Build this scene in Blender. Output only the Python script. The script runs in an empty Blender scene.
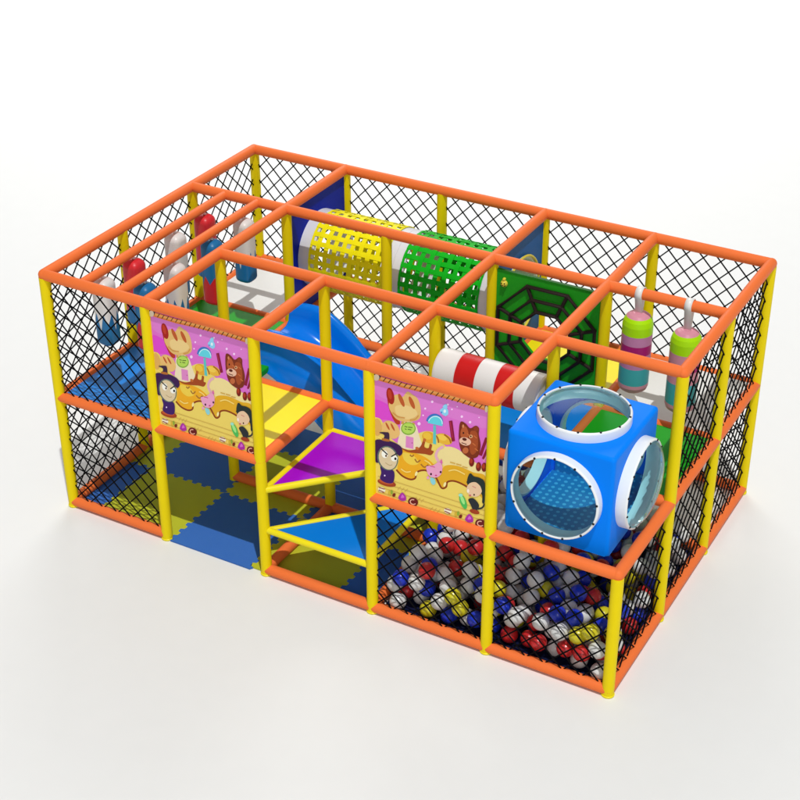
import bpy, bmesh, math, random
import numpy as np
from mathutils import Vector, Matrix

PI = math.pi
scene = bpy.context.scene
col = scene.collection
random.seed(7)

# ------------------------------------------------------------------ materials
def new_mat(name):
    m = bpy.data.materials.new(name); m.use_nodes = True
    return m, m.node_tree, m.node_tree.nodes['Principled BSDF']

def mat(name, c, rough=0.45, spec=0.2, var=0.06, bump=0.0, scale=30.0, coat=0.0):
    m, nt, b = new_mat(name)
    N = nt.nodes; L = nt.links
    b.inputs['Roughness'].default_value = rough
    b.inputs['Specular IOR Level'].default_value = spec
    b.inputs['Coat Weight'].default_value = coat
    tc = N.new('ShaderNodeTexCoord')
    no = N.new('ShaderNodeTexNoise'); no.inputs['Scale'].default_value = 5.0; no.inputs['Detail'].default_value = 5
    L.new(tc.outputs['Object'], no.inputs['Vector'])
    mx = N.new('ShaderNodeMix'); mx.data_type = 'RGBA'
    mx.inputs['A'].default_value = (*[v * (1 - var) for v in c], 1)
    mx.inputs['B'].default_value = (*[min(1, v * (1 + var)) for v in c], 1)
    L.new(no.outputs['Fac'], mx.inputs['Factor']); L.new(mx.outputs['Result'], b.inputs['Base Color'])
    mr = N.new('ShaderNodeMapRange'); mr.inputs['To Min'].default_value = rough * 0.85; mr.inputs['To Max'].default_value = min(1, rough * 1.15)
    L.new(no.outputs['Fac'], mr.inputs['Value']); L.new(mr.outputs['Result'], b.inputs['Roughness'])
    if bump:
        n2 = N.new('ShaderNodeTexNoise'); n2.inputs['Scale'].default_value = scale; n2.inputs['Detail'].default_value = 3
        L.new(tc.outputs['Object'], n2.inputs['Vector'])
        bp = N.new('ShaderNodeBump'); bp.inputs['Strength'].default_value = bump; bp.inputs['Distance'].default_value = 0.01
        L.new(n2.outputs['Fac'], bp.inputs['Height']); L.new(bp.outputs['Normal'], b.inputs['Normal'])
    return m

def flame_mat(name, top, bottom, z0, amp, n, phase=0.0):
    """two-tone vinyl: a jagged flame line round the bag (printed on it)"""
    m, nt, b = new_mat(name)
    N = nt.nodes; L = nt.links
    b.inputs['Roughness'].default_value = 0.4
    tc = N.new('ShaderNodeTexCoord'); sp = N.new('ShaderNodeSeparateXYZ'); L.new(tc.outputs['Object'], sp.inputs[0])
    def mth(op, a, bb=None, c=None):
        x = N.new('ShaderNodeMath'); x.operation = op
        for i, v in enumerate((a, bb, c)):
            if v is None: continue
            if isinstance(v, (int, float)): x.inputs[i].default_value = v
            else: L.new(v, x.inputs[i])
        return x.outputs[0]
    a = mth('ARCTAN2', sp.outputs['Y'], sp.outputs['X'])
    a = mth('MULTIPLY_ADD', a, n / (2 * PI), phase + 20)
    zig = mth('PINGPONG', a, 0.5)
    zig2 = mth('PINGPONG', mth('MULTIPLY', a, 0.5), 0.5)
    h = mth('ADD', mth('MULTIPLY', zig, 2 * amp), mth('MULTIPLY_ADD', zig2, amp, z0))
    f = mth('GREATER_THAN', sp.outputs['Z'], h)
    mx = N.new('ShaderNodeMix'); mx.data_type = 'RGBA'
    mx.inputs['A'].default_value = (*bottom, 1); mx.inputs['B'].default_value = (*top, 1)
    L.new(f, mx.inputs['Factor']); L.new(mx.outputs['Result'], b.inputs['Base Color'])
    return m

ORANGE = mat('orange_foam', (0.86, 0.180, 0.042), 0.5, 0.12, 0.04, 0.05, 60)
YELLOW = mat('yellow_foam', (0.85, 0.67, 0.003), 0.5, 0.1, 0.05, 0.05, 60)
STEPY = mat('yellow_step_edge', (0.85, 0.72, 0.012), 0.38)
ROPE = mat('black_rope', (0.004, 0.004, 0.005), 0.8, 0.05)
WHITEG = mat('ground_white', (0.80, 0.80, 0.785), 0.6, 0.25, 0.012)
WHITE = mat('white_vinyl', (0.80, 0.79, 0.76), 0.42, 0.5, 0.03)
RED = mat('red_vinyl', (0.60, 0.012, 0.012), 0.35)
DBLUE = mat('blue_vinyl', (0.006, 0.12, 0.42), 0.4)
DECKB = mat('blue_deck', (0.003, 0.22, 0.72), 0.45, 0.25)
DECKG = mat('green_deck', (0.008, 0.34, 0.008), 0.5, 0.2)
DECKY = mat('yellow_deck', (0.95, 0.80, 0.008), 0.42)
DECKW = mat('white_deck', (0.78, 0.78, 0.75), 0.5)
PURPLE = mat('purple_vinyl', (0.36, 0.0, 0.60), 0.4, 0.2)
STEPB = mat('sky_blue_vinyl', (0.0, 0.20, 0.70), 0.4, 0.2)
NAVY = mat('navy_panel', (0.001, 0.014, 0.36), 0.5, 0.1)
PANB = mat('blue_panel', (0.002, 0.10, 0.36), 0.5, 0.15)
PANG = mat('green_panel', (0.014, 0.34, 0.012), 0.5, 0.15)
WEB = mat('web_rope_brown', (0.022, 0.013, 0.010), 0.7)
SLIDEB = mat('slide_blue_plastic', (0.0, 0.20, 0.82), 0.2, 0.25, 0.03, 0, 30, 0.0)
PODB = mat('pod_blue_plastic', (0.0, 0.22, 0.95), 0.45, 0.06, 0.02)
RINGW = mat('porthole_white', (0.84, 0.87, 0.88), 0.3)
SCREW = mat('screw_black', (0.01, 0.01, 0.01), 0.4)
SLY = mat('yellow_sleeve', (0.90, 0.82, 0.004), 0.5, 0.15)
SLG = mat('green_sleeve', (0.004, 0.45, 0.012), 0.5, 0.15)
COLLAR = mat('collar_white', (0.72, 0.73, 0.76), 0.4)
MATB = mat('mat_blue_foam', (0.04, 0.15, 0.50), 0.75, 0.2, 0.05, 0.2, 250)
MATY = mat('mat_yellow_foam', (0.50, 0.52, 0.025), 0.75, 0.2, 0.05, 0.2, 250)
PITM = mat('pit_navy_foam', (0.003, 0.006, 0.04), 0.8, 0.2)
LIME = mat('lime_vinyl', (0.42, 0.80, 0.003), 0.4)
MAUVE = mat('mauve_vinyl', (0.55, 0.22, 0.42), 0.4)
MAGENTA = mat('magenta_vinyl', (0.40, 0.010, 0.16), 0.4)
PINK = mat('pink_vinyl', (0.66, 0.28, 0.36), 0.4)
TEAL = mat('teal_vinyl', (0.06, 0.40, 0.44), 0.4)
LADYY = mat('ornament_yellow', (0.75, 0.62, 0.06), 0.4)

def pod_inner():
    m, nt, b = new_mat('pod_mat_dotted')
    N = nt.nodes; L = nt.links
    b.inputs['Roughness'].default_value = 0.5
    tc = N.new('ShaderNodeTexCoord'); mp = N.new('ShaderNodeMapping'); mp.inputs['Scale'].default_value = (18, 18, 18)
    mp.inputs['Rotation'].default_value = (0, 0, 0)
    L.new(tc.outputs['Object'], mp.inputs[0])
    v = N.new('ShaderNodeTexVoronoi'); v.inputs['Randomness'].default_value = 0.0; v.inputs['Scale'].default_value = 1
    L.new(mp.outputs[0], v.inputs['Vector'])
    lt = N.new('ShaderNodeMath'); lt.operation = 'LESS_THAN'; lt.inputs[1].default_value = 0.26
    L.new(v.outputs['Distance'], lt.inputs[0])
    mx = N.new('ShaderNodeMix'); mx.data_type = 'RGBA'
    mx.inputs['A'].default_value = (0.01, 0.22, 0.50, 1); mx.inputs['B'].default_value = (0.10, 0.48, 0.75, 1)
    L.new(lt.outputs[0], mx.inputs['Factor']); L.new(mx.outputs['Result'], b.inputs['Base Color'])
    return m
PODI = pod_inner()

def clear_mat():
    m = bpy.data.materials.new('clear_bubble'); m.use_nodes = True
    nt = m.node_tree; N = nt.nodes; L = nt.links; N.clear()
    out = N.new('ShaderNodeOutputMaterial'); mix = N.new('ShaderNodeMixShader')
    tr = N.new('ShaderNodeBsdfTransparent'); tr.inputs['Color'].default_value = (0.58, 0.86, 0.90, 1)
    gl = N.new('ShaderNodeBsdfGlossy'); gl.inputs['Roughness'].default_value = 0.15
    gl.inputs['Color'].default_value = (0.9, 1, 0.97, 1)
    fr = N.new('ShaderNodeFresnel'); fr.inputs['IOR'].default_value = 1.18
    L.new(fr.outputs[0], mix.inputs[0]); L.new(tr.outputs[0], mix.inputs[1]); L.new(gl.outputs[0], mix.inputs[2])
    L.new(mix.outputs[0], out.inputs['Surface'])
    return m
CLEAR = clear_mat()

# ------------------------------------------------------------------ mesh builder
class MB:
    def __init__(s): s.v = []; s.f = []; s.sm = []; s.mi = []; s.mats = []
    def m(s, material):
        if material not in s.mats: s.mats.append(material)
        return s.mats.index(material)
    def add(s, vs, fs, smooth=True, material=None):
        o = len(s.v); s.v += [tuple(v) for v in vs]
        k = s.m(material) if material else 0
        for f in fs:
            s.f.append([i + o for i in f]); s.sm.append(smooth); s.mi.append(k)
    def box(s, a, b, material=None):
        x0, y0, z0 = a; x1, y1, z1 = b
        s.add([(x0,y0,z0),(x1,y0,z0),(x1,y1,z0),(x0,y1,z0),(x0,y0,z1),(x1,y0,z1),(x1,y1,z1),(x0,y1,z1)],
              [(3,2,1,0),(4,5,6,7),(0,1,5,4),(1,2,6,5),(2,3,7,6),(3,0,4,7)], False, material)
    def tube(s, a, b, r, n=24, caps=True, r2=None, material=None):
        a = Vector(a); b = Vector(b); d = (b - a).normalized()
        t = Vector((0,0,1)) if abs(d.z) < 0.9 else Vector((1,0,0))
        u = d.cross(t).normalized(); w = d.cross(u)
        r2 = r if r2 is None else r2
        vs = []
        for p, rr in ((a, r), (b, r2)):
            for k in range(n):
                c = 2 * PI * k / n; vs.append(p + u * math.cos(c) * rr + w * math.sin(c) * rr)
        s.add(vs, [(k, (k + 1) % n, n + (k + 1) % n, n + k) for k in range(n)], True, material)
        if caps:
            s.add(vs[:n], [tuple(reversed(range(n)))], False, material); s.add(vs[n:], [tuple(range(n))], False, material)
    def path(s, pts, r, n=8, closed=False, material=None):
        P = [Vector(p) for p in pts]; m = len(P); vs = []
        for i, p in enumerate(P):
            q = P[(i + 1) % m] if (closed or i < m - 1) else p
            o = P[i - 1] if (closed or i > 0) else p
            d = (q - o).normalized(); t = Vector((0,0,1)) if abs(d.z) < 0.9 else Vector((0,1,0))
            u = d.cross(t).normalized(); w = d.cross(u)
            for k in range(n):
                c = 2 * PI * k / n; vs.append(p + u * math.cos(c) * r + w * math.sin(c) * r)
        fs = []
        for i in range(m if closed else m - 1):
            a = i * n; b = ((i + 1) % m) * n
            fs += [(a + k, a + (k + 1) % n, b + (k + 1) % n, b + k) for k in range(n)]
        s.add(vs, fs, True, material)
    def lathe(s, prof, c, n=32, axis='z', power=2.0, material=None, mats=None, cap=True):
        """prof: (radius, height) list; superellipse section when power != 2"""
        c = Vector(c); vs = []
        for r, h in prof:
            for k in range(n):
                t = 2 * PI * k / n; ct, st = math.cos(t), math.sin(t)
                e = 1.0 if power == 2.0 else 1.0 / ((abs(ct) ** power + abs(st) ** power) ** (1 / power))
                a, b = r * e * ct, r * e * st
                q = {'z': (a, b, h), 'x': (h, a, b), 'y': (a, h, b)}[axis]
                vs.append(c + Vector(q))
        for i in range(len(prof) - 1):
            mm = mats[i] if mats else material
            s.add(vs[i*n:(i+2)*n], [(k, (k + 1) % n, n + (k + 1) % n, n + k) for k in range(n)], True, mm)
        if cap:
            if prof[0][0] > 1e-4: s.add(vs[:n], [tuple(reversed(range(n)))], False, mats[0] if mats else material)
            if prof[-1][0] > 1e-4: s.add(vs[-n:], [tuple(range(n))], False, mats[-1] if mats else material)
    def build(s, name, material=None, parent=None, loc=None, weld=False, bevel=0, solid=0, sharp=None):
        me = bpy.data.meshes.new(name); me.from_pydata(s.v, [], s.f)
        if material: me.materials.append(material)
        else:
            for m_ in s.mats: me.materials.append(m_)
            me.polygons.foreach_set('material_index', s.mi)
        me.polygons.foreach_set('use_smooth', s.sm)
        me.update()
        bm = bmesh.new(); bm.from_mesh(me)
        if weld: bmesh.ops.remove_doubles(bm, verts=bm.verts, dist=1e-5)
        bmesh.ops.recalc_face_normals(bm, faces=bm.faces)
        if sharp:
            for e in bm.edges:
                if len(e.link_faces) == 2 and e.calc_face_angle(0) > sharp: e.smooth = False
        bm.to_mesh(me); bm.free()
        o = bpy.data.objects.new(name, me); col.objects.link(o)
        if parent: o.parent = parent
        if loc: o.location = loc
        if solid:
            d = o.modifiers.new('thickness', 'SOLIDIFY'); d.thickness = solid; d.offset = 0
        if bevel:
            d = o.modifiers.new('edge', 'BEVEL'); d.width = bevel; d.segments = 3; d.limit_method = 'ANGLE'; d.angle_limit = 0.9
            d.harden_normals = False
        return o

def tag(o, label=None, cat=None, group=None, kind=None):
    for k, v in (('label', label), ('category', cat), ('group', group), ('kind', kind)):
        if v: o[k] = v
    return o
def thing(name, loc, label, cat, group=None):
    o = bpy.data.objects.new(name, None); col.objects.link(o); o.location = loc
    o.empty_display_size = 0.1
    return tag(o, label, cat, group)

# ------------------------------------------------------------------ ground
g = MB(); g.add([(-150,-150,0),(150,-150,0),(150,150,0),(-150,150,0)], [(0,1,2,3)], False)
tag(g.build('ground', WHITEG), kind='structure')

# ------------------------------------------------------------------ frame
H0, H1, H2 = 0.052, 1.105, 2.234
R = 0.045
frame = thing('play_frame', (0,0,0), 'orange and yellow padded pipe frame with black rope netting, holding the whole indoor playground', 'play structure')
for i in range(6):
    for j in range(4):
        top = H2 if (i, j) != (5, 0) else H1
        p = MB()
        p.tube((i, j, 0.0), (i, j, top - 0.02), R * 1.02, 28)
        p.build('post', YELLOW, frame)
        f = MB(); f.lathe([(0.048, 0.0), (0.051, 0.004), (0.051, 0.012), (0.046, 0.016)], (i, j, 0.002), 24)
        f.build('post_foot', STEPY, frame)

def rail(a, b, r=R):
    m = MB(); a = Vector(a); b = Vector(b); d = (b - a).normalized()
    L = (b - a).length; n = 28
    # rounded ends so that corners read as a padded elbow
    t = Vector((0,0,1)); u = d.cross(t).normalized(); w = d.cross(u)
    rings = []
    for k in range(6):
        c = PI / 2 * k / 5; rings.append((-r * math.cos(c), r * math.sin(c)))
    rings += [(L + r * math.sin(PI / 2 * k / 5), r * math.cos(PI / 2 * k / 5)) for k in range(6)]
    vs = []
    for s_, rr in rings:
        for k in range(n):
            c = 2 * PI * k / n; vs.append(a + d * s_ + u * math.cos(c) * max(rr, 1e-4) + w * math.sin(c) * max(rr, 1e-4))
    fs = []
    for i in range(len(rings) - 1):
        fs += [(i*n + k, i*n + (k+1) % n, (i+1)*n + (k+1) % n, (i+1)*n + k) for k in range(n)]
    m.add(vs, fs, True)
    return m.build('rail', ORANGE, frame)

T = H2
AX, BX = 0.367, 0.715
e = 0.0012                     # crossing rails differ by a hair so that no faces coincide
for a, b in [((0,0),(4,0)), ((0,3),(5,3)), ((0,2),(5,2)), ((1,1),(5,1))]:
    rail((*a, T), (*b, T), R)
for a, b in [((0,0),(0,3)), ((1,0),(1,3)), ((2,0),(2,1)), ((3,0),(3,3)), ((4,0),(4,3)), ((5,1),(5,3))]:
    rail((*a, T + e), (*b, T + e), R + 0.001)
for x in (AX, BX):
    rail((x, 0.0, T + e), (x, 2.0, T + e), R * 0.86)
# deck level
for a, b in [((0,0),(2,0)), ((3,0),(5,0)), ((0,1),(5,1)), ((0,2),(5,2)), ((0,3),(5,3))]:
    rail((*a, H1), (*b, H1), R)
for a, b in [((0,0),(0,3)), ((1,0),(1,3)), ((2,0),(2,1)), ((3,1),(3,3)), ((4,1),(4,3)), ((5,0),(5,3))]:
    rail((*a, H1 + e), (*b, H1 + e), R + 0.001)
# floor level
for a, b in [((0,0),(1,0)), ((2,0),(5,0)), ((1,1),(3,1)), ((3,2),(5,2)), ((0,3),(5,3))]:
    rail((*a, H0), (*b, H0), R)
for a, b in [((0,0),(0,3)), ((2,0),(2,1)), ((3,0),(3,2)), ((5,0),(5,3))]:
    rail((*a, H0 + e), (*b, H0 + e), R + 0.001)

def net(o, ux, L, z0, z1, sp=0.150, sz=0.158, ph=0.03):
    """lattice of knotted cord filling one bay; ux = unit vector along the bay"""
    m = MB(); o = Vector((*o, 0)); ux = Vector((*ux, 0)); Hh = z1 - z0
    rng = random.Random(int(o.x * 31 + o.y * 17 + z0 * 7) + (5 if ux.x else 9))
    k = sz / sp
    def P(s, t):
        # tiny slack in the cord
        off = 0.006 * math.sin(s * 9 + t * 7 + z0 * 3) * math.sin(PI * s / L) * math.sin(PI * t / Hh)
        n = Vector((-ux.y, ux.x, 0))
        return o + ux * s + n * off + Vector((0, 0, z0 + t))
    for sgn in (1, -1):
        c = ph - (Hh / k + 2 * sp if sgn > 0 else 0)
        c = sp * math.floor(c / sp) + ph
        while c < L + Hh / k + sp:
            # line s = c + sgn * t / k
            ts = [0.0, Hh]
            lo, hi = 0.0, Hh
            if sgn > 0: lo = max(lo, -c * k); hi = min(hi, (L - c) * k)
            else: lo = max(lo, (c - L) * k); hi = min(hi, c * k)
            if hi - lo > 0.02:
                q = max(2, int((hi - lo) / 0.12) + 1)
                pts = [P(c + sgn * (lo + (hi - lo) * i / q) / k, lo + (hi - lo) * i / q) + Vector((-ux.y, ux.x, 0)) * (0.003 * sgn) for i in range(q + 1)]
                m.path(pts, 0.0061, 6)
            c += sp
    return m.build('net', ROPE, frame)

for j in range(3):
    net((0, j), (0, 1), 1, H1 + .02, H2); net((0, j), (0, 1), 1, H0 + .03, H1)
    net((5, j), (0, 1), 1, H0 + .03, H1, ph=0.05)
    if j: net((5, j), (0, 1), 1, H1 + .02, H2, ph=0.05)
for i in range(5):
    net((i, 3), (1, 0), 1, H1 + .02, H2, ph=0.06); net((i, 3), (1, 0), 1, H0 + .03, H1, ph=0.06)
net((0, 0), (1, 0), 1, H1 + .02, H2); net((0, 0), (1, 0), 1, H0 + .03, H1)
net((3, 0), (1, 0), 1, H0 + .03, H1); net((4, 0), (1, 0), 1, H0 + .03, H1)

def deck(i, j, m, lab, x1=None):
    b = MB(); x1 = (i + 1 if x1 is None else x1)
    b.box((i + .03, j + .03, 1.07), (x1 - .03, j + .97, 1.128))
    o = b.build('deck', m, frame, bevel=0.008); o['label'] = lab
deck(0, 0, DECKB, 'blue padded deck at the front left, under hanging bags')
deck(0, 1, DECKG, 'green padded deck at the middle left, under hanging bags')
deck(0, 2, DECKW, 'white deck at the back left corner')
deck(1, 0, DECKY, 'yellow padded deck behind the left banner')
deck(1, 1, DECKG, 'green deck at the top of the slide', x1=1.3)
deck(3, 1, DECKB, 'blue deck in front of the web panel')
deck(4, 1, DECKG, 'green deck behind the blue pod')
deck(3, 2, DECKY, 'yellow deck behind the web panel')
deck(4, 2, DECKW, 'white deck in the back right corner')
deck(1, 2, DECKW, 'white deck under the yellow tunnel', x1=1.06)

def holed(m, c, ux, uy, half, r, n=64, material=None, halfy=None):
    """a rectangular face with a round hole"""
    c = Vector(c); ux = Vector(ux); uy = Vector(uy); vs = []
    halfy = halfy or half
    for k in range(n):
        t = 2 * PI * k / n; ct, st = math.cos(t), math.sin(t)
        s_ = 1 / max(abs(ct), abs(st))
        vs.append(c + ux * ct * r + uy * st * r)
        vs.append(c + ux * ct * s_ * half + uy * st * s_ * halfy)
    fs = [(2*k, 2*k+1, 2*((k+1) % n)+1, 2*((k+1) % n)) for k in range(n)]
    m.add(vs, fs, False, material)

TZ, TR = 1.665, 0.365
for x, m_, lab in ((1.0, NAVY, 'navy blue wall panel round the end of the yellow tunnel'), (3.0, PANB, 'blue wall panel round the end of the green tunnel')):
    b = MB(); holed(b, (x, 2.5, 1.665), (0,1,0), (0,0,1), 0.46, 0.35, halfy=0.53)
    o = b.build('wall_panel', m_, frame, solid=0.02); o['label'] = lab
    if x == 3.0:
        t = MB(); t.path([(3.03, 2.5 + 0.36*math.cos(2*PI*k/40), 1.665 + 0.36*math.sin(2*PI*k/40)) for k in range(40)], 0.011, 8, True)
        t.build('hole_trim', LADYY, o)

# ------------------------------------------------------------------ woven crawl tunnels
def tunnel(x0, x1, m_, label, c0, c1):
    t = thing('crawl_tunnel', (x0, 2.5, 0), label, 'tunnel', 'woven crawl tunnels along the back')
    NR = 27; n_ax = 9; pitch = (x1 - x0) / n_ax; wA = 0.043; wC = 0.043; Lx = x1 - x0
    def pt(x, a, r): return (x, math.cos(a) * r, TZ + math.sin(a) * r)
    m = MB()
    for i in range(n_ax + 1):                      # hoops
        xc = i * pitch; seg = NR * 4; vs = []
        for k in range(seg):
            a = 2 * PI * k / seg; r = TR + 0.003 * math.cos(PI * (k / 4) + PI * i)
            for dx in (-wA / 2, wA / 2): vs.append(pt(min(max(xc + dx, 0), Lx), a, r))
        m.add(vs, [(2*k, 2*k+1, 2*((k+1) % seg)+1, 2*((k+1) % seg)) for k in range(seg)], False)
    for i in range(NR):                            # straps along
        a = 2 * PI * i / NR; ha = wC / 2 / TR; seg = n_ax * 6; vs = []
        for k in range(seg + 1):
            x = Lx * k / seg; r = TR - 0.003 * math.cos(PI * x / pitch + PI * i)
            for da in (-ha, 0, ha): vs.append(pt(x, a + da, r))
        fs = []
        for k in range(seg):
            for q in (0, 1): fs.append((3*k+q, 3*k+q+1, 3*k+4+q, 3*k+3+q))
        m.add(vs, fs, False)
    m.build('woven_sleeve', m_, t, solid=0.003)
    for (a, b) in (c0, c1):
        c = MB(); r = TR - 0.012
        c.lathe([(r, a - x0), (r + 0.004, a - x0 + .004), (r + 0.004, b - x0 - .004), (r, b - x0), (r - 0.02, b - x0), (r - 0.02, a - x0), (r, a - x0)], (0, 0, TZ), 64, 'x', cap=False)
        c.build('end_collar', COLLAR, t)
tunnel(1.12, 1.87, SLY, 'yellow woven tube tunnel with square holes, beside the navy panel', (0.94, 1.16), (1.84, 1.949))
tunnel(2.03, 2.80, SLG, 'green woven tube tunnel with square holes, next to the web panel', (1.95, 2.06), (2.77, 3.02))

# ------------------------------------------------------------------ slide
def smooth_path(P, n=8):
    out = []
    for i in range(len(P) - 1):
        p0 = P[max(i-1, 0)]; p1 = P[i]; p2 = P[i+1]; p3 = P[min(i+2, len(P)-1)]
        for k in range(n):
            t = k / n
            out.append(tuple(0.5 * ((2*b) + (-a + c)*t + (2*a - 5*b + 4*c - d)*t*t + (-a + 3*b - 3*c + d)*t**3) for a, b, c, d in zip(p0, p1, p2, p3)))
    out.append(P[-1]); return out
sl = thing('slide', (1.05, 1.66, 0), 'glossy blue plastic slide with high curled sides running down into the ball pit', 'slide')
# x, bed z, wall height
path = smooth_path([(1.06,1.165,.18),(1.22,1.155,.23),(1.42,1.07,.30),(1.67,.88,.33),(1.92,.66,.32),(2.2,.45,.29),(2.55,.30,.25),(2.9,.24,.19),(3.15,.235,.12)], 8)
m = MB(); vs = []
sec = [(-.455,-.30),(-.43,-.22),(-.418,.10),(-.40,.50),(-.365,.80),(-.32,.95),(-.28,1.0),(-.265,.99),(-.245,.85),(-.235,.55),(-.22,.25),(-.17,.06),(-.09,0),(0,-.01),(.09,0),(.17,.06),(.22,.25),(.235,.55),(.245,.85),(.265,.99),(.285,1.0),(.32,.92),(.34,.6),(.345,.2)]
for x, z, h in path:
    for y, f in sec: vs.append((x - 1.05, y, z + f * h))
n = len(sec)
m.add(vs, [(i*n+k, i*n+k+1, (i+1)*n+k+1, (i+1)*n+k) for i in range(len(path)-1) for k in range(n-1)], True)
m.build('slide_bed', SLIDEB, sl, solid=0.014)

# ------------------------------------------------------------------ triangular steps
def step(tri, z, m_, label):
    c = Vector((sum(p[0] for p in tri)/3, sum(p[1] for p in tri)/3, 0))
    t = thing('corner_step', (c.x, c.y, 0), label, 'step', 'triangular climbing steps')
    P = [Vector((p[0], p[1], z)) - c for p in tri]
    m = MB()
    q = [Vector((0,0,z)) * 0 + (p * 1.0) for p in P]
    ctr = sum(P, Vector()) / 3
    inn = [ctr + (p - ctr) * 0.93 for p in P]
    top = [v + Vector((0,0,0.012)) for v in inn]; bot = [v - Vector((0,0,0.025)) for v in inn]
    m.add(top + bot, [(0,1,2),(5,4,3),(0,3,4,1),(1,4,5,2),(2,5,3,0)], False)
    cu = m.build('cushion', m_, t, bevel=0.006)
    for i in range(3):
        b = MB(); b.tube(P[i], P[(i+1) % 3], 0.0275 + 0.0004 * i, 20); b.build('edge_tube', STEPY, t)
step([(2.03,0.0),(2.03,1.0),(3.0,1.0)], 0.835, PURPLE, 'purple triangular step with yellow edges, the upper one between the two banners')
step([(2.04,0.0),(2.96,0.0),(2.97,0.98)], 0.445, STEPB, 'blue triangular step with yellow edges, the lower one between the two banners')

# ------------------------------------------------------------------ striped roller
t = thing('padded_roller', (3.5, 1.0, 0), 'red and white striped padded roller above the right banner, left of the blue pod', 'roller')
m = MB(); xs = [-.44, -.255, -.085, .085, .25, .44]; cs = [WHITE, RED, WHITE, RED, WHITE]; r = 0.162
m.tube((-.44, 0, 1.735), (.44, 0, 1.735), r * .6, 32, material=WHITE)
pr = [(0.001, -.446), (r - .02, -.446), (r - .006, -.442), (r, -.428)]; mats = [WHITE] * 3
for i in range(5):
    if i < 4: pr += [(r, xs[i+1] - .003), (r - .003, xs[i+1])]; mats += [cs[i], cs[i]]
    if i < 4: pr += [(r, xs[i+1] + .003)]; mats += [cs[i+1]]
pr += [(r, .428), (r - .006, .442), (r - .02, .446), (0.001, .446)]; mats += [WHITE] * 4
m.lathe(pr, (0, 0, 1.735), 48, 'x', mats=mats, cap=False)
m.build('roller_body', None, t)
b = MB(); b.tube((-.5, 0, 1.735), (.5, 0, 1.735), .022, 16); b.build('axle', COLLAR, t)

# ------------------------------------------------------------------ spider web panel
wp = thing('web_panel', (3.5, 2.0, 0), 'green panel with a dark octagonal spider web of rope and an open middle', 'climbing panel')
CZ = 1.642
m = MB(); RH = 0.225; nn = 8; vs = []
oct_a = [PI / 8 + PI / 4 * k for k in range(8)]
for a in oct_a:
    ct, st = math.cos(a), math.sin(a); s_ = 1 / max(abs(ct), abs(st))
    vs.append((ct * RH, 0, CZ + st * RH))
Lp, Hp = 0.455, 0.515
outer = [(Lp, .20), (.20, Hp), (-.20, Hp), (-Lp, .20), (-Lp, -.20), (-.20, -Hp), (.20, -Hp), (Lp, -.20)]
for a in outer: vs.append((a[0], 0, CZ + a[1]))
cor = [(Lp, Hp), (-Lp, Hp), (-Lp, -Hp), (Lp, -Hp)]
for a in cor: vs.append((a[0], 0, CZ + a[1]))
fs = [(k, 8 + k, 8 + (k+1) % 8, (k+1) % 8) for k in range(8)] + [(8, 16, 9), (10, 17, 11), (12, 18, 13), (14, 19, 15)]
m.add(vs, fs, False)
m.build('panel_board', PANG, wp, solid=0.03)
w = MB()
for rr in (.465, .345, .235):
    w.path([(math.cos(a)*rr, -.028, CZ + math.sin(a)*rr) for a in oct_a for _ in (0,)], .0165, 8, True)
for a in oct_a:
    w.path([(math.cos(a)*.23, -.027, CZ + math.sin(a)*.23), (math.cos(a)*.47, -.027, CZ + math.sin(a)*.47)], .0155, 8)
for a in oct_a:
    for rr in (.465, .345, .235):
        w.lathe([(0.001,-.017),(.012,-.012),(.017,0),(.012,.012),(.001,.017)], (math.cos(a)*rr, -.028, CZ + math.sin(a)*rr), 10)
w.build('rope_web', WEB, wp)
lb = MB(); lb.lathe([(.001,-.030),(.016,-.026),(.028,-.012),(.031,0),(.026,.010)], (-.385, -.02, 2.045), 20, 'y')
lb.lathe([(.001,-.022),(.010,-.018),(.014,-.004),(.012,.010)], (-.385, -.02, 2.084), 14, 'y')
lo = lb.build('ladybird_ornament', LADYY, wp)
sp = MB()
for dx, dz in ((-.014,.008),(.012,.010),(0,-.006),(-.015,-.012),(.015,-.010)):
    sp.lathe([(.001,-.033),(.005,-.031),(.005,-.02)], (-.385 + dx, -.018, 2.045 + dz), 8, 'y')
sp.build('spots', SCREW, lo)

# ------------------------------------------------------------------ blue pod with portholes
PX0, PX1, PY0, PY1, PZ0, PZ1 = 4.05, 4.87, 0.115, 0.935, 1.13, 1.955
pc = Vector(((PX0+PX1)/2, (PY0+PY1)/2, 0))
pod = thing('porthole_pod', pc, 'bright blue plastic cube pod with round white rimmed portholes at the front right corner', 'play pod')
hx, hz, zc = (PX1-PX0)/2, (PZ1-PZ0)/2, (PZ0+PZ1)/2
RO = 0.34; RI = 0.322; RHOLE = 0.325
m = MB()
holed(m, (0,0,zc+hz), (1,0,0), (0,1,0), hx, RHOLE)
holed(m, (0,-hx,zc), (1,0,0), (0,0,1), hx, RHOLE, halfy=hz)
holed(m, (0,hx,zc), (1,0,0), (0,0,1), hx, RHOLE, halfy=hz)
holed(m, (hx,0,zc), (0,1,0), (0,0,1), hx, RHOLE, halfy=hz)
holed(m, (-hx,0,zc), (0,1,0), (0,0,1), hx, RHOLE, halfy=hz)
m.add([(-hx,-hx,zc-hz),(hx,-hx,zc-hz),(hx,hx,zc-hz),(-hx,hx,zc-hz)], [(0,1,2,3)], False)
body = m.build('pod_body', PODB, pod, weld=True)
sm = body.modifiers.new('edge', 'BEVEL'); sm.width = 0.028; sm.segments = 4; sm.limit_method = 'ANGLE'; sm.angle_limit = 0.9
sd = body.modifiers.new('thickness', 'SOLIDIFY'); sd.thickness = 0.012; sd.offset = -1
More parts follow.
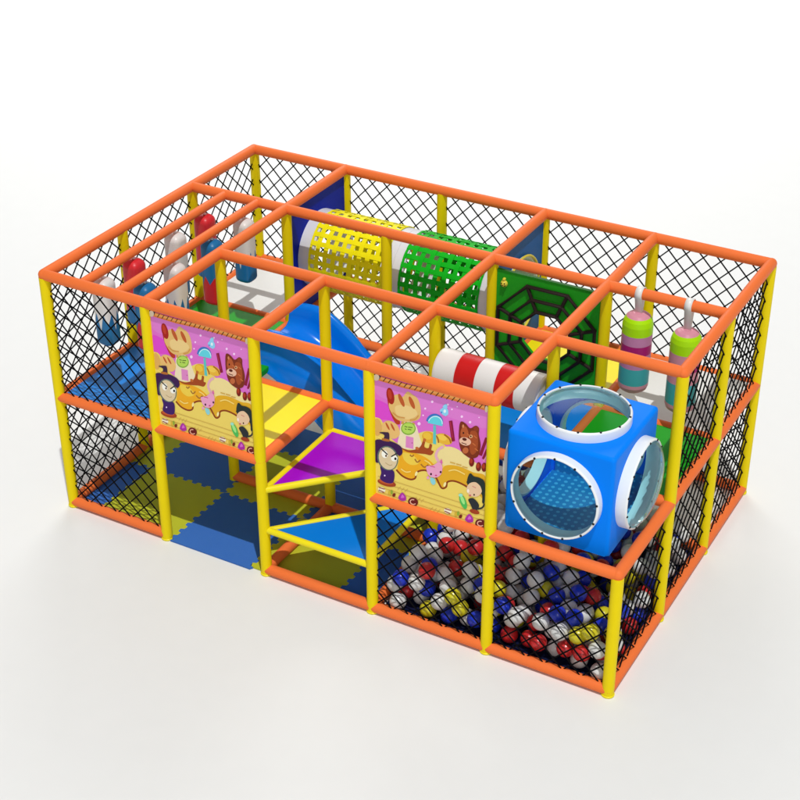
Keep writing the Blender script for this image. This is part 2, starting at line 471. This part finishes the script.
fm = MB(); fm.box((-hx+.03,-hx+.03,zc-hz+.015), (hx-.03,hx-.03,zc-hz+.035))
fm.box((-hx+.05,hx-.03,zc-hz+.036), (hx-.05,hx-.016,zc-.20))
fm.build('dotted_floor_mat', PODI, pod)
def porthole(center, rot, depth, glazed):
    ring = MB()
    pr = [(RI, -.035), (RO + .002, -.03), (RO, depth - .012), (RO - .004, depth - .003), (RO - .008, depth), (RI + .004, depth), (RI, depth - .004), (RI, -.035)]
    ring.lathe(pr, (0,0,0), 72, 'z', cap=False)
    o = ring.build('porthole_rim', RINGW, pod); o.location = center; o.rotation_euler = rot
    for k in range(13):
        a = 2 * PI * (k + .3) / 13
        s_ = MB(); s_.lathe([(.009, depth - .002), (.009, depth + .004), (.005, depth + .007), (.0005, depth + .0075)], ((RO-.011)*math.cos(a), (RO-.011)*math.sin(a), 0), 10)
        s_.build('screw', SCREW, o)
    if glazed:
        d = MB(); prof = []
        for k in range(13):
            c = PI / 2 * k / 12; prof.append((max((RI - .001) * math.cos(c), .0008), depth - .02 + glazed * math.sin(c)))
        d.lathe(prof, (0,0,0), 64, 'z', cap=False)
        d.build('bubble_window', CLEAR, o)
porthole((0,0,zc+hz), (0,0,0), .075, .06)
porthole((0,-hx,zc), (PI/2,0,0), .07, .05)
porthole((hx,0,zc), (0,PI/2,0), .085, .11)
porthole((-hx,0,zc), (0,-PI/2,0), .06, 0)
porthole((0,hx,zc), (-PI/2,0,0), .05, 0)

# ------------------------------------------------------------------ punching bags (left)
LB, LR, LW = (0.004, 0.16, 0.40), (0.62, 0.008, 0.010), (0.78, 0.77, 0.75)
FM = {'wb': flame_mat('bag_white_over_blue', LW, LB, 0.15, 0.13, 8),
      'br': flame_mat('bag_blue_over_red', LB, LR, 0.16, 0.10, 6, .3),
      'rb': flame_mat('bag_red_over_blue', (0.70, 0.02, 0.03), LB, 0.12, 0.08, 6, .1)}
def bag_mesh():
    m = MB(); r = .083; h = .60; pr = []
    for k in range(9):
        c = PI / 2 * k / 8; pr.append((max(.001, r * math.sin(c) ** .75), .05 - .05 * math.cos(c)))
    for k in range(9):
        c = PI / 2 * k / 8; pr.append((max(.001, r * math.cos(c) ** .75), h - .065 + .065 * math.sin(c)))
    m.lathe(pr, (0,0,0), 40, 'z', power=3.2, cap=False)
    return m
def bag(x, y, ztop, kind, label):
    t = thing('punching_bag', (x, y, ztop - .60), label, 'punching bag', 'small punching bags hanging from the left rails')
    bag_mesh().build('bag_body', FM[kind], t)
    s_ = MB(); s_.box((-.012, -.004, .585), (.012, .004, .60 + (H2 - ztop) - .02)); s_.build('strap', WHITE, t)
bags = [(AX, .27, 'wb', 'white and blue flame punching bag nearest the left front corner'),
        (AX, .67, 'rb', 'red topped punching bag hanging behind the nearest white one on the outer rail'),
        (AX, 1.24, 'wb', 'white topped blue bag on the outer rail, partly behind another white bag'),
        (AX, 1.67, 'rb', 'red topped punching bag farthest back on the outer rail, by the yellow post'),
        (BX, .36, 'br', 'blue bag with a red flame bottom, just left of the left banner'),
        (BX, .76, 'wb', 'white topped blue bag hanging in the middle of the inner rail'),
        (BX, 1.28, 'br', 'blue bag with a red flame bottom hanging low over the green deck'),
        (BX, 1.76, 'wb', 'white and blue flame bag over the white deck, farthest back on the inner rail')]
for x, y, k, lab in bags: bag(x, y, 2.175, k, lab)

# ------------------------------------------------------------------ striped candy bags (right)
def candy(x, bands, ztop, label):
    t = thing('striped_bag', (x, 2.0, 0), label, 'punching bag', 'striped bags hanging behind the blue pod')
    r = .122; z = ztop; m = MB()
    pr = [(.001, z), (.045, z - .004), (.075, z - .018), (.095, z - .034), (.112, z - .060), (r, z - .10)]
    ms = [PINK, PINK, PINK, LIME, LIME]
    for hgt, mm in bands:
        zz = pr[-1][1]
        pr += [(r, zz - hgt + .002), (r, zz - hgt)]; ms += [mm, mm]
    zz = pr[-1][1]
    pr += [(r, zz - .03), (.112, zz - .06), (.085, zz - .082), (.05, zz - .095), (.001, zz - .10)]; ms += [PINK] * 5
    m.lathe(pr, (0,0,0), 44, 'z', mats=ms, cap=False)
    m.build('bag_body', None, t)
    # white strap looped over the rail
    s_ = MB(); pts = []
    w = .028; cz = H2
    prof = [(0.0, ztop - .012)] + [(0.053 * math.cos(a), cz + 0.053 * math.sin(a)) for a in [(-PI/4) + PI * 1.5 * k / 16 for k in range(17)]] + [(-0.006, ztop - .012)]
    vs = []
    for yy, zz in prof: vs += [(-w, yy, zz), (w, yy, zz)]
    s_.add(vs, [(2*i, 2*i+1, 2*i+3, 2*i+2) for i in range(len(prof)-1)], True)
    s_.build('strap', WHITE, t, solid=.008)
candy(4.275, ((.075, LIME), (.085, MAUVE), (.085, MAGENTA), (.12, MAUVE), (.15, TEAL)), 2.075, 'striped lime, pink and teal bag, the one nearer the web panel')
candy(4.68, ((.085, LIME), (.095, PINK), (.06, MAGENTA), (.11, PINK), (.19, TEAL)), 2.03, 'striped lime, pink and teal bag, the one nearer the right side netting')

# ------------------------------------------------------------------ foam floor tiles
XE = [0.0, .25, 1.05, 1.85, 2.65, 3.0]; YE = [-.03, .77, 1.57, 2.0]
def edge_off(u):                 # interlocking teeth
    p = .1; q = (u / p) % 1.0
    return q
def line_pts(fixed, a, b, vert, toothed):
    """points from a to b along a grid line, with teeth"""
    if not toothed: return [(fixed, a) if vert else (a, fixed)]
    out = []; p = .10; k0 = math.floor(a / p) ; pts = []
    k = k0
    while k * p < b:
        for q, o in ((.06, -.014), (.44, -.018), (.56, .014), (.94, .018)):
            u = (k + q) * p
            if a + .02 < u < b - .02: pts.append((u, o))
        k += 1
    out = [(a, 0)] + pts
    return [((fixed + o, u) if vert else (u, fixed + o)) for u, o in out]
tiles = {(0,0): ('b', 'narrow blue foam mat strip behind the lower left net at the front'),
 (1,0): ('y', 'yellow foam mat tile behind the lower left net at the front'),
 (2,0): ('b', 'blue foam mat tile in the open doorway under the left banner'),
 (3,0): ('y', 'yellow foam mat tile under the triangular steps'),
 (4,0): ('b', 'small blue foam mat piece under the steps beside the ball pit'),
 (0,1): ('y', 'narrow yellow foam mat strip by the left net, second row'),
 (1,1): ('b', 'dark blue foam mat tile deep under the left banner, second row'),
 (2,1): ('y', 'yellow foam mat tile behind the doorway tile, second row'),
 (3,1): ('b', 'blue foam mat tile under the slide, second row'),
 (4,1): ('y', 'small yellow foam mat piece under the slide end'),
 (0,2): ('b', 'narrow blue foam mat strip by the left net, third row'),
 (1,2): ('y', 'yellow foam mat tile under the green deck, third row'),
 (2,2): ('b', 'blue foam mat tile under the top of the slide, third row'),
 (3,2): ('y', 'yellow foam mat tile under the slide, third row')}
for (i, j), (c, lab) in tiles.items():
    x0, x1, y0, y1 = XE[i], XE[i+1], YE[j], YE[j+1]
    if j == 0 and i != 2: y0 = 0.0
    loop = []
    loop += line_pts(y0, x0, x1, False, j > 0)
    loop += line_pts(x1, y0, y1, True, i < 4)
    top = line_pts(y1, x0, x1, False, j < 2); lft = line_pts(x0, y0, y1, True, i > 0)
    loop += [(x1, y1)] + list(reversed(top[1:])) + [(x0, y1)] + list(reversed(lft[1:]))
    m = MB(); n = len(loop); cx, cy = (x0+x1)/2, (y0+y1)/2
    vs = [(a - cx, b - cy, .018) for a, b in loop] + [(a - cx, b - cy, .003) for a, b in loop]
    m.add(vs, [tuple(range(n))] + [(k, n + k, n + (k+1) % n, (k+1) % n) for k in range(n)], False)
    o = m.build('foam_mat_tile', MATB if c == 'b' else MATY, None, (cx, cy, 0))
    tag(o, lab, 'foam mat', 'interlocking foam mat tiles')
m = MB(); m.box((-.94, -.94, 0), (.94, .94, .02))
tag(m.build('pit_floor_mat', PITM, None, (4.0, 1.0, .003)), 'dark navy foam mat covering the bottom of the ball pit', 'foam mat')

# ------------------------------------------------------------------ balls
BR = 0.068
rng = np.random.RandomState(11)
B = []
def rest(x, y, A):
    if len(A) == 0: return BR + .023
    d2 = (A[:,0]-x)**2 + (A[:,1]-y)**2
    k = d2 < (2*BR)**2
    if not k.any(): return BR + .023
    return max(BR + .023, float((A[k,2] + np.sqrt((2*BR)**2 - d2[k])).max()))
A = np.zeros((0,3))
for n_ in range(400):
    best = None
    for q in range(2):
        x = rng.uniform(3.10, 4.90); y = rng.uniform(.10, 1.90)
        z = rest(x, y, A)
        if best is None or z < best[2]: best = (x, y, z)
    # roll downhill a little
    x, y, z = best
    for it in range(8):
        a = rng.uniform(0, 2*PI); s_ = .02
        xn = min(max(x + s_*math.cos(a), 3.10), 4.90); yn = min(max(y + s_*math.sin(a), .10), 1.90)
        zn = rest(xn, yn, A)
        if zn < z: x, y, z = xn, yn, zn
    A = np.vstack([A, [x, y, z]])
A = A[A[:,2] < .52]
# which of them can be seen at all from the front side: a coarse depth buffer
CAM = np.array([7.9646, -8.3915, 7.8467])
yaw, pit, rol, F = -.5118, .5442, -.0023, 1569.57
dv = np.array([math.sin(yaw)*math.cos(pit), math.cos(yaw)*math.cos(pit), -math.sin(pit)])
rv = np.array([math.cos(yaw), -math.sin(yaw), 0.]); uv = np.cross(rv, dv)
rv2 = rv*math.cos(rol) + uv*math.sin(rol); uv2 = -rv*math.sin(rol) + uv*math.cos(rol)
V = A - CAM; Z = V @ dv; X = 400 + F*(V@rv2)/Z; Y = 400 - F*(V@uv2)/Z; PR = F*BR/Z
own = np.full((800,800), -1); yy, xx = np.mgrid[0:800, 0:800]
for k in np.argsort(-Z):
    x0, x1 = int(X[k]-PR[k]-1), int(X[k]+PR[k]+2); y0, y1 = int(Y[k]-PR[k]-1), int(Y[k]+PR[k]+2)
    sub = (xx[y0:y1, x0:x1]-X[k])**2 + (yy[y0:y1, x0:x1]-Y[k])**2 < PR[k]**2
    own[y0:y1, x0:x1][sub] = k
seen = np.bincount(own[own >= 0], minlength=len(A))
order = [k for k in np.argsort(-seen) if seen[k] > 3]
print('balls', len(A), 'seen', len(order))
def ball_mat(name, c):
    m, nt, b = new_mat(name); N = nt.nodes; L = nt.links
    b.inputs['Base Color'].default_value = (*c, 1); b.inputs['Roughness'].default_value = .28
    b.inputs['Subsurface Weight'].default_value = 0.0
    tc = N.new('ShaderNodeTexCoord'); no = N.new('ShaderNodeTexNoise'); no.inputs['Scale'].default_value = 18; no.inputs['Detail'].default_value = 1
    L.new(tc.outputs['Object'], no.inputs['Vector'])
    bp = N.new('ShaderNodeBump'); bp.inputs['Strength'].default_value = .2; bp.inputs['Distance'].default_value = .01
    L.new(no.outputs['Fac'], bp.inputs['Height']); L.new(bp.outputs['Normal'], b.inputs['Normal'])
    return m
BM = {'white': ball_mat('ball_white', (.72,.72,.70)), 'red': ball_mat('ball_red', (.56,.02,.022)),
      'blue': ball_mat('ball_blue', (.010,.035,.52)), 'yellow': ball_mat('ball_yellow', (.64,.57,.015))}
def sph(n=28, k=16, r=BR):
    pr = [(max(r*math.sin(PI*i/k), 1e-4), -r*math.cos(PI*i/k)) for i in range(k+1)]
    # a fine moulding seam round the equator
    return pr
proto = {}
names = ['white']*52 + ['red']*16 + ['blue']*15 + ['yellow']*17
bc = [names[i] for i in rng.randint(0, 100, len(A))]
for q, k in enumerate(order[:300]):
    c = bc[k]
    if c not in proto:
        m = MB(); m.lathe(sph(), (0,0,0), 28, 'z', cap=False)
        o = m.build('pit_ball', BM[c]); proto[c] = o
    else:
        o = proto[c].copy(); col.objects.link(o)
    o.location = tuple(A[k]); o.rotation_euler = tuple(rng.uniform(0, 6.28, 3))
    tag(o, c + ' glossy plastic ball lying in the ball pit', 'ball', c + ' balls in the ball pit')
if order[300:]:
    m = MB()
    for k in order[300:]: m.lathe(sph(16, 8), tuple(A[k]), 16, 'z', cap=False, material=BM[bc[k]])
    tag(m.build('pit_balls', None), 'barely visible plastic balls deep among the others in the pit', 'balls', None, 'stuff')

# ------------------------------------------------------------------ banners
def flat(name, c):
    m = mat('print_' + name, c, .55, .15, 0.02); return m
PC = {}
def pc_(c):
    if c not in PC:
        h = c.lstrip('#'); s_ = [int(h[i:i+2], 16) / 255 for i in (0, 2, 4)]
        PC[c] = flat(h, tuple((v / 12.92 if v <= .04045 else ((v + .055) / 1.055) ** 2.4) * 1.0 for v in s_))
    return PC[c]
def ell(cx, cy, rx, ry, rot=0, n=22, a0=0, a1=360):
    r = math.radians(rot); out = []
    full = abs(a1 - a0) >= 360
    for k in range(n if full else n + 1):
        a = math.radians(a0 + (a1 - a0) * k / n)
        x, y = rx * math.cos(a), ry * math.sin(a)
        out.append((cx + x * math.cos(r) - y * math.sin(r), cy + x * math.sin(r) + y * math.cos(r)))
    return out
def cr(P, n=5, closed=True):
    m_ = len(P); out = []
    rngi = range(m_ if closed else m_ - 1)
    for i in rngi:
        g_ = lambda q: P[q % m_] if closed else P[min(max(q, 0), m_ - 1)]
        p0, p1, p2, p3 = g_(i-1), g_(i), g_(i+1), g_(i+2)
        for k in range(n):
            t = k / n
            out.append(tuple(0.5*((2*b)+(-a+c)*t+(2*a-5*b+4*c-d)*t*t+(-a+3*b-3*c+d)*t**3) for a, b, c, d in zip(p0, p1, p2, p3)))
    if not closed: out.append(P[-1])
    return out
def stroke(P, w):
    L_, R_ = [], []
    for i, p in enumerate(P):
        a = P[max(i-1, 0)]; b = P[min(i+1, len(P)-1)]
        dx, dy = b[0]-a[0], b[1]-a[1]; l = math.hypot(dx, dy) or 1
        L_.append((p[0] - dy/l*w/2, p[1] + dx/l*w/2)); R_.append((p[0] + dy/l*w/2, p[1] - dx/l*w/2))
    return L_ + R_[::-1]
ART = []
def S(c, P): ART.append((c, P))
# sky
S('#e070d0', [(45,35),(605,192),(605,800),(45,640)])
S('#e07fd3', cr([(60,60),(300,125),(600,210),(600,300),(420,250),(200,190),(60,140)]))
S('#e04ad2', cr([(46,168),(95,178),(130,205),(150,262),(110,262),(46,250)]))
for x, y, r_ in ((300,208,5),(334,176,6),(270,280,8),(262,250,4),(478,246,6),(518,272,6),(410,190,5),(430,212,4),(290,240,4),(455,200,3),(560,250,3),(380,150,3)):
    S('#ffd9ff', ell(x, y, r_, r_, 0, 10))
# sand and brick ground
S('#f2d868', cr([(45,248),(80,262),(110,330),(180,380),(260,330),(310,315),(360,330),(400,385),(450,400),(500,430),(560,470),(604,500)], closed=False) + [(604,798),(46,640)])
S('#f4e09a', cr([(350,430),(372,400),(420,388),(470,405),(520,445),(560,470),(600,490),(600,540),(540,520),(470,500),(400,480),(362,470)]))
S('#f2b01e', cr([(165,400),(230,415),(300,440),(350,480),(372,520),(340,520),(300,505),(262,512),(250,545),(215,552),(185,530),(160,505),(170,450)]))
S('#e8b024', cr([(385,500),(410,478),(470,482),(540,510),(600,530),(600,640),(560,610),(500,570),(450,552),(410,560),(402,590),(372,575),(355,548)]))
S('#f4d24d', cr([(190,420),(240,432),(270,470),(230,480),(195,455)]))
# chocolate outlines of the honey
S('#8f3f12', stroke(cr([(155,505),(185,535),(225,552),(252,545),(262,515),(300,505),(335,520),(360,545),(385,590),(408,585),(415,560),(450,555),(500,575),(535,600)], closed=False), 9))
for a, b, c_ in (((225,430),(235,438),(245,430)), ((250,450),(262,466),(278,455)), ((280,475),(298,490),(318,478))):
    S('#a9702b', stroke(cr([a, b, c_], closed=False), 7))
# loaf house
S('#b8391c', cr([(112,150),(120,210),(150,275),(175,280),(165,240),(140,200)]))
S('#e7bd72', cr([(118,190),(140,150),(165,140),(188,152),(212,128),(238,142),(262,160),(276,195),(278,240),(262,262),(215,272),(165,262),(135,232)]))
S('#f0d08b', cr([(150,200),(190,190),(240,205),(262,235),(220,258),(165,248)]))
S('#a81f12', ell(127, 148, 19, 40, -12)); S('#c23a22', ell(124, 140, 9, 24, -12))
S('#c05a2a', ell(182, 168, 10, 34, -24)); S('#c05a2a', ell(234, 180, 10, 32, -24))
S('#f3e3bd', cr([(180,282),(215,270),(252,284),(272,340),(285,398),(225,404),(165,388),(172,330)]))
for x in (188, 206, 224, 242): S('#d5a24d', ell(x, 276 + (x - 188) * .08, 8, 7))
S('#e38bc8', [(205,338),(243,346),(243,402),(203,394)]); S('#b0408c', ell(236, 372, 3, 3, 0, 8))
S('#7fae3a', ell(217, 303, 37, 31)); S('#b7dd5c', ell(217, 302, 32, 26))
for a, b in (((198,292),(212,296)), ((216,296),(238,298)), ((200,304),(208,307)), ((214,306),(232,309))): S('#4c5c22', stroke([a, b], 4))
# left small loaf
S('#e2b062', cr([(48,262),(70,262),(84,300),(70,335),(48,330)]))
S('#edbf74', cr([(84,282),(112,265),(140,272),(164,290),(174,330),(150,352),(112,345),(88,318)]))
for x, y in ((112,292),(138,296)): S('#c05a2a', ell(x, y, 5, 21, -28))
# blue lollipop tree
S('#3878c8', ell(347, 272, 42, 40, 12, 20, 175, 370)); S('#63d7e6', ell(350, 280, 37, 38, 12, 20, 175, 365))
S('#c9f4f8', stroke(ell(350, 280, 35, 36, 12, 14, 190, 350), 5))
S('#e8ad2f', ell(320, 345, 36, 26, 25)); S('#f2c53f', ell(312, 338, 22, 16, 25)); S('#edb83a', ell(395, 352, 42, 24, 22)); S('#f6cf52', ell(385, 345, 24, 13, 22))
S('#a9601c', stroke(cr([(345,330),(362,345),(368,370)], closed=False), 7)); S('#a9601c', stroke(cr([(395,330),(420,350),(428,372)], closed=False), 7))
S('#5ec6c4', [(341,285),(354,287),(356,378),(340,374)])
for p in (((372,218),(392,202),(410,212),(412,236),(392,240)), ((385,200),(402,186),(408,205)), ((405,225),(402,244),(388,232))): S('#8fd6f7', cr(list(p)))
S('#e8fbff', ell(396, 220, 6, 8)); S('#4a8fdc', ell(380, 226, 4, 5))
# chocolate curls
S('#a5481a', cr([(180,395),(220,408),(262,400),(280,385),(292,358),(302,362),(298,390),(318,396),(325,376),(336,382),(332,405),(345,412),(330,430),(300,425),(260,422),(210,415)]))
S('#c86a2c', ell(298, 358, 8, 9)); S('#c86a2c', ell(262, 398, 10, 7, 20))
# pink ribbon
S('#eab0c2', stroke(cr([(392,388),(368,402),(356,430),(368,458),(382,470)], closed=False), 13))
# chocolate sticks
S('#8c1438', stroke([(425,265),(440,362)], 17)); S('#b0284e', stroke([(423,270),(436,345)], 5))
S('#8c1438', stroke([(600,345),(572,428)], 16)); S('#8c1438', stroke([(604,400),(586,445)], 14)); S('#eab0c2', stroke([(604,425),(588,455)], 4))
# plain brown bear biscuit
S('#7d2f14', cr([(468,285),(478,268),(500,280),(520,300),(545,288),(562,300),(562,330),(572,380),(562,430),(535,442),(505,432),(478,405),(466,350)]))
S('#b85a2c', cr([(480,300),(498,292),(512,320),(508,348),(486,350),(474,330)])); S('#a84c22', cr([(520,320),(548,315),(558,345),(556,400),(535,425),(520,400)]))
S('#f0c0a4', ell(497, 362, 29, 19, 14)); S('#5a1e10', ell(494, 352, 11, 7, 14)); S('#5a1e10', stroke([(480,368),(505,376)], 4))
S('#3a140a', ell(488, 322, 4, 5)); S('#e9b07e', ell(524, 338, 9, 8)); S('#3a140a', ell(524, 338, 4, 4)); S('#c4683a', ell(500, 405, 14, 15, 30)); S('#8d3a1a', ell(548, 302, 12, 12)); S('#d98a5a', ell(486, 290, 5, 8))
for x, y in ((531,460),(565,482),(592,484)): S('#7c1a0e', ell(x, y, 13, 22)); S('#b23a1e', ell(x - 3, y - 5, 7, 12))
# golden highlights and extra sweets
for a in (((62,345),(78,352),(84,372)), ((180,500),(205,515),(230,512)), ((420,505),(455,500),(500,520)), ((300,455),(325,470),(345,500)), ((520,525),(560,540),(590,562))):
    S('#ffe07a', stroke(cr(list(a), closed=False), 6))
for a in (((138,225),(165,245),(200,252)), ((225,262),(250,258),(268,240))):
    S('#d99a4c', stroke(cr(list(a), closed=False), 5))
for x, y in ((258,522),(402,572)): S('#fff0a8', ell(x, y, 6, 12, 20))
for x, y in ((470,470),(500,482),(440,462)): S('#d8a83c', stroke([(x - 14, y), (x + 12, y + 7)], 4))
for x, y in ((545,340),(540,375),(512,330),(552,400)): S('#d0703a', stroke([(x - 7, y - 6), (x + 8, y + 6)], 5))
# brick joints
for k in range(8):
    y0 = 545 + k * 26
    S('#c9a650', stroke([(60, y0 - 6), (600, y0 + 150)], 2.2))
for k in range(16):
    x0 = 80 + (k * 83) % 480; y0 = 550 + (x0 - 60) * .28 + (k % 6) * 26
    S('#c9a650', stroke([(x0, y0), (x0 + 16, y0 - 16)], 2))
# witch-like figure in a purple hat
S('#a5411c', ell(106, 572, 49, 17, 12)); S('#c75a2a', ell(102, 566, 38, 11, 12))
S('#3d1a68', cr([(74,488),(110,500),(145,515),(140,568),(105,572),(72,552),(78,520)])); S('#f0dcff', ell(96, 535, 4, 4))
S('#3a1650', cr([(45,366),(90,358),(140,368),(180,390),(188,420),(172,436),(150,428),(70,470),(46,456)]))
S('#3c2540', cr([(90,360),(96,335),(70,322),(100,320),(120,326),(118,366)])); S('#b5692c', cr([(84,360),(120,366),(120,356),(88,350)]))
S('#5d6f6b', ell(112, 448, 53, 62, -20)); S('#e2cda6', ell(113, 449, 46, 57, -20))
S('#fffdf2', ell(97, 428, 16, 19, -15)); S('#fffdf2', ell(146, 448, 17, 15, -10)); S('#6b4422', ell(104, 436, 5, 6)); S('#1c1c22', ell(152, 450, 6, 7))
S('#1b1418', stroke([(80,402),(112,430)], 6)); S('#1b1418', stroke([(130,440),(158,424)], 6)); S('#b99c6e', stroke(cr([(100,470),(120,482),(136,480)], closed=False), 3))
# pink kitten head
S('#f0a6cc', cr([(308,488),(320,482),(345,478),(372,462),(388,480),(386,515),(368,535),(340,538),(318,522)]))
S('#cf3f8e', stroke([(328,482),(352,488)], 4)); S('#e06ab0', cr([(378,462),(384,448),(390,470)])); S('#40142c', ell(333, 522, 5, 6)); S('#40142c', ell(381, 511, 5, 6)); S('#cf3f8e', ell(358, 528, 6, 4))
S('#8fd7e0', cr([(330,540),(350,545),(356,566),(344,575),(332,562)])); S('#f0a6cc', ell(318, 540, 7, 8))
# small figure in a dark hood with a green sweet
S('#23302e', cr([(512,548),(520,520),(530,515),(545,528),(575,536),(598,560),(600,650),(588,655),(582,610),(520,575)]))
S('#eec9a4', ell(548, 592, 38, 36, 22)); S('#23302e', stroke(cr([(512,562),(545,545),(582,570),(596,612)], closed=False), 15))
S('#d06a6a', ell(528, 622, 6, 5)); S('#40241c', ell(548, 618, 4, 5)); S('#d06a6a', stroke([(538,576),(556,584)], 3)); S('#fff2e0', ell(518, 600, 6, 9))
S('#2a2f33', cr([(520,642),(545,636),(572,665),(568,690),(548,698),(532,668)])); S('#2a2f33', stroke(cr([(568,688),(590,680),(600,660)], closed=False), 8))
S('#a5411c', ell(552, 702, 25, 11, 15)); S('#4fc05a', ell(495, 655, 15, 38, -22)); S('#a5ec8c', ell(492, 645, 8, 24, -22)); S('#9fe8d0', ell(482, 622, 10, 8))
# sweets along the bottom edge
for dx, dy in ((0, 0), (340, 96)):
    for c_, P in (('#f6efd8', ell(80+dx, 607+dy, 20, 13, 16)), ('#8f3016', stroke([(66+dx,596+dy),(96+dx,604+dy)], 5)), ('#8f3016', stroke([(64+dx,608+dy),(92+dx,620+dy)], 5)),
                 ('#d7b83a', ell(122+dx, 622+dy, 9, 12)), ('#8fae3a', ell(132+dx, 618+dy, 6, 11)), ('#7a2a1a', ell(144+dx, 632+dy, 8, 10, 30)),
                 ('#b12fa8', cr([(166+dx,645+dy),(186+dx,618+dy),(204+dx,636+dy),(206+dx,656+dy),(184+dx,660+dy)])), ('#d86ad4', cr([(180+dx,645+dy),(188+dx,628+dy),(198+dx,642+dy)])),
                 ('#6b1a1c', ell(243+dx, 664+dy, 26, 22, 16)), ('#efb9a0', stroke(ell(243+dx, 664+dy, 15, 12, 16, 12, 20, 280), 5))):
        if dx: P = [(min(x, 604), y) for x, y in P]
        S(c_, P)
# garland and corner knobs
S('#e8853a', stroke([(72,62),(200,100),(330,130),(460,165),(592,206)], 22))
S('#f4b060', stroke([(80,62),(200,97),(330,127),(460,162),(585,202)], 10))
for k in range(19):
    x = 92 + k * 26; y = 68 + (x - 92) * .276; S('#5a3212', stroke([(x, y + 9), (x + 15, y - 7)], 4.5))
for x, y in ((62, 54), (598, 206)):
    S('#33203a', ell(x - (2 if x < 300 else 3), y - 4, 21 if x < 300 else 8, 20)); S('#e6d6bc', ell(x - 3, y + 4, 15 if x < 300 else 7, 15))

def banner(x0, x1, z0, z1, label):
    t = thing('banner', ((x0 + x1) / 2, 0, 0), label, 'banner', 'printed banners on the front')
    W = x1 - x0; HH = z1 - z0
    m = MB(); m.box((-W/2, -.004, z0), (W/2, .008, z1), WHITE)
    hs, hv = 560.0, 592.0
    for k, (c_, P) in enumerate(ART):
        Q = []
        for x, y in P:
            u = (x - 45) / hs; v = (y - 35 - (x - 45) * .2795) / hv
            Q.append((-W/2 + W * min(max(u, 0), 1), -.0044 - .00003 * k, z1 - HH * min(max(v, 0), 1)))
        # drop repeated points
        R_ = [q for i, q in enumerate(Q) if (Vector(q) - Vector(Q[i-1])).length > 2e-4]
        if len(R_) > 2: m.add(R_, [tuple(range(len(R_)))], False, pc_(c_))
    o = m.build('printed_sheet', None, t)
    # printed shapes can be concave: triangulate cleanly
    bm = bmesh.new(); bm.from_mesh(o.data); bmesh.ops.triangulate(bm, faces=[f for f in bm.faces if len(f.verts) > 4], ngon_method='EAR_CLIP'); bm.to_mesh(o.data); bm.free()
banner(1.04, 1.96, 1.145, 2.195, 'pink candy land banner on the left, above the open doorway')
banner(3.04, 3.96, 1.145, 2.195, 'pink candy land banner on the right, beside the blue pod')

# ------------------------------------------------------------------ camera, light, world
cam = bpy.data.cameras.new('camera'); co = bpy.data.objects.new('camera', cam); col.objects.link(co)
R3 = Matrix((rv2, uv2, -dv)).transposed()
co.matrix_world = Matrix.Translation(Vector(CAM)) @ R3.to_4x4()
cam.sensor_width = 36; cam.lens = F / 800 * 36; cam.clip_end = 600; cam.clip_start = .1
scene.camera = co

def area(name, loc, target, size, power, colr=(1,1,1)):
    l = bpy.data.lights.new(name, 'AREA'); l.shape = 'DISK'; l.size = size; l.energy = power; l.color = colr
    o = bpy.data.objects.new(name, l); col.objects.link(o); o.location = loc
    o.rotation_euler = (Vector(target) - Vector(loc)).to_track_quat('-Z', 'Y').to_euler(); return o
D = 110.0; dr = Vector((.26, -.30, 1)).normalized()
area('key_lamp', Vector((2.5, 1.5, 0)) + dr * D, (2.5, 1.5, 0), 1.3, 2.18 * PI * D * D, (.995, 1, .995))
area('front_softbox', (11, -13, 6.5), (2.5, 0, 1), 7, 420, (1, 1, 1))
area('back_ground_fill', (-7, 18, 12), (-3, 9, 0), 13, 1900, (1, 1, 1))  # added fill out of view, lifts the ground behind the frame to white

w = bpy.data.worlds.new('World'); scene.world = w; w.use_nodes = True
bg = w.node_tree.nodes['Background']; bg.inputs['Color'].default_value = (.99, .995, 1, 1); bg.inputs['Strength'].default_value = .29
scene.view_settings.view_transform = 'Standard'; scene.view_settings.look = 'None'
scene.view_settings.exposure = 0; scene.view_settings.gamma = 1
scene.render.engine = 'CYCLES'
scene.cycles.transparent_max_bounces = 12
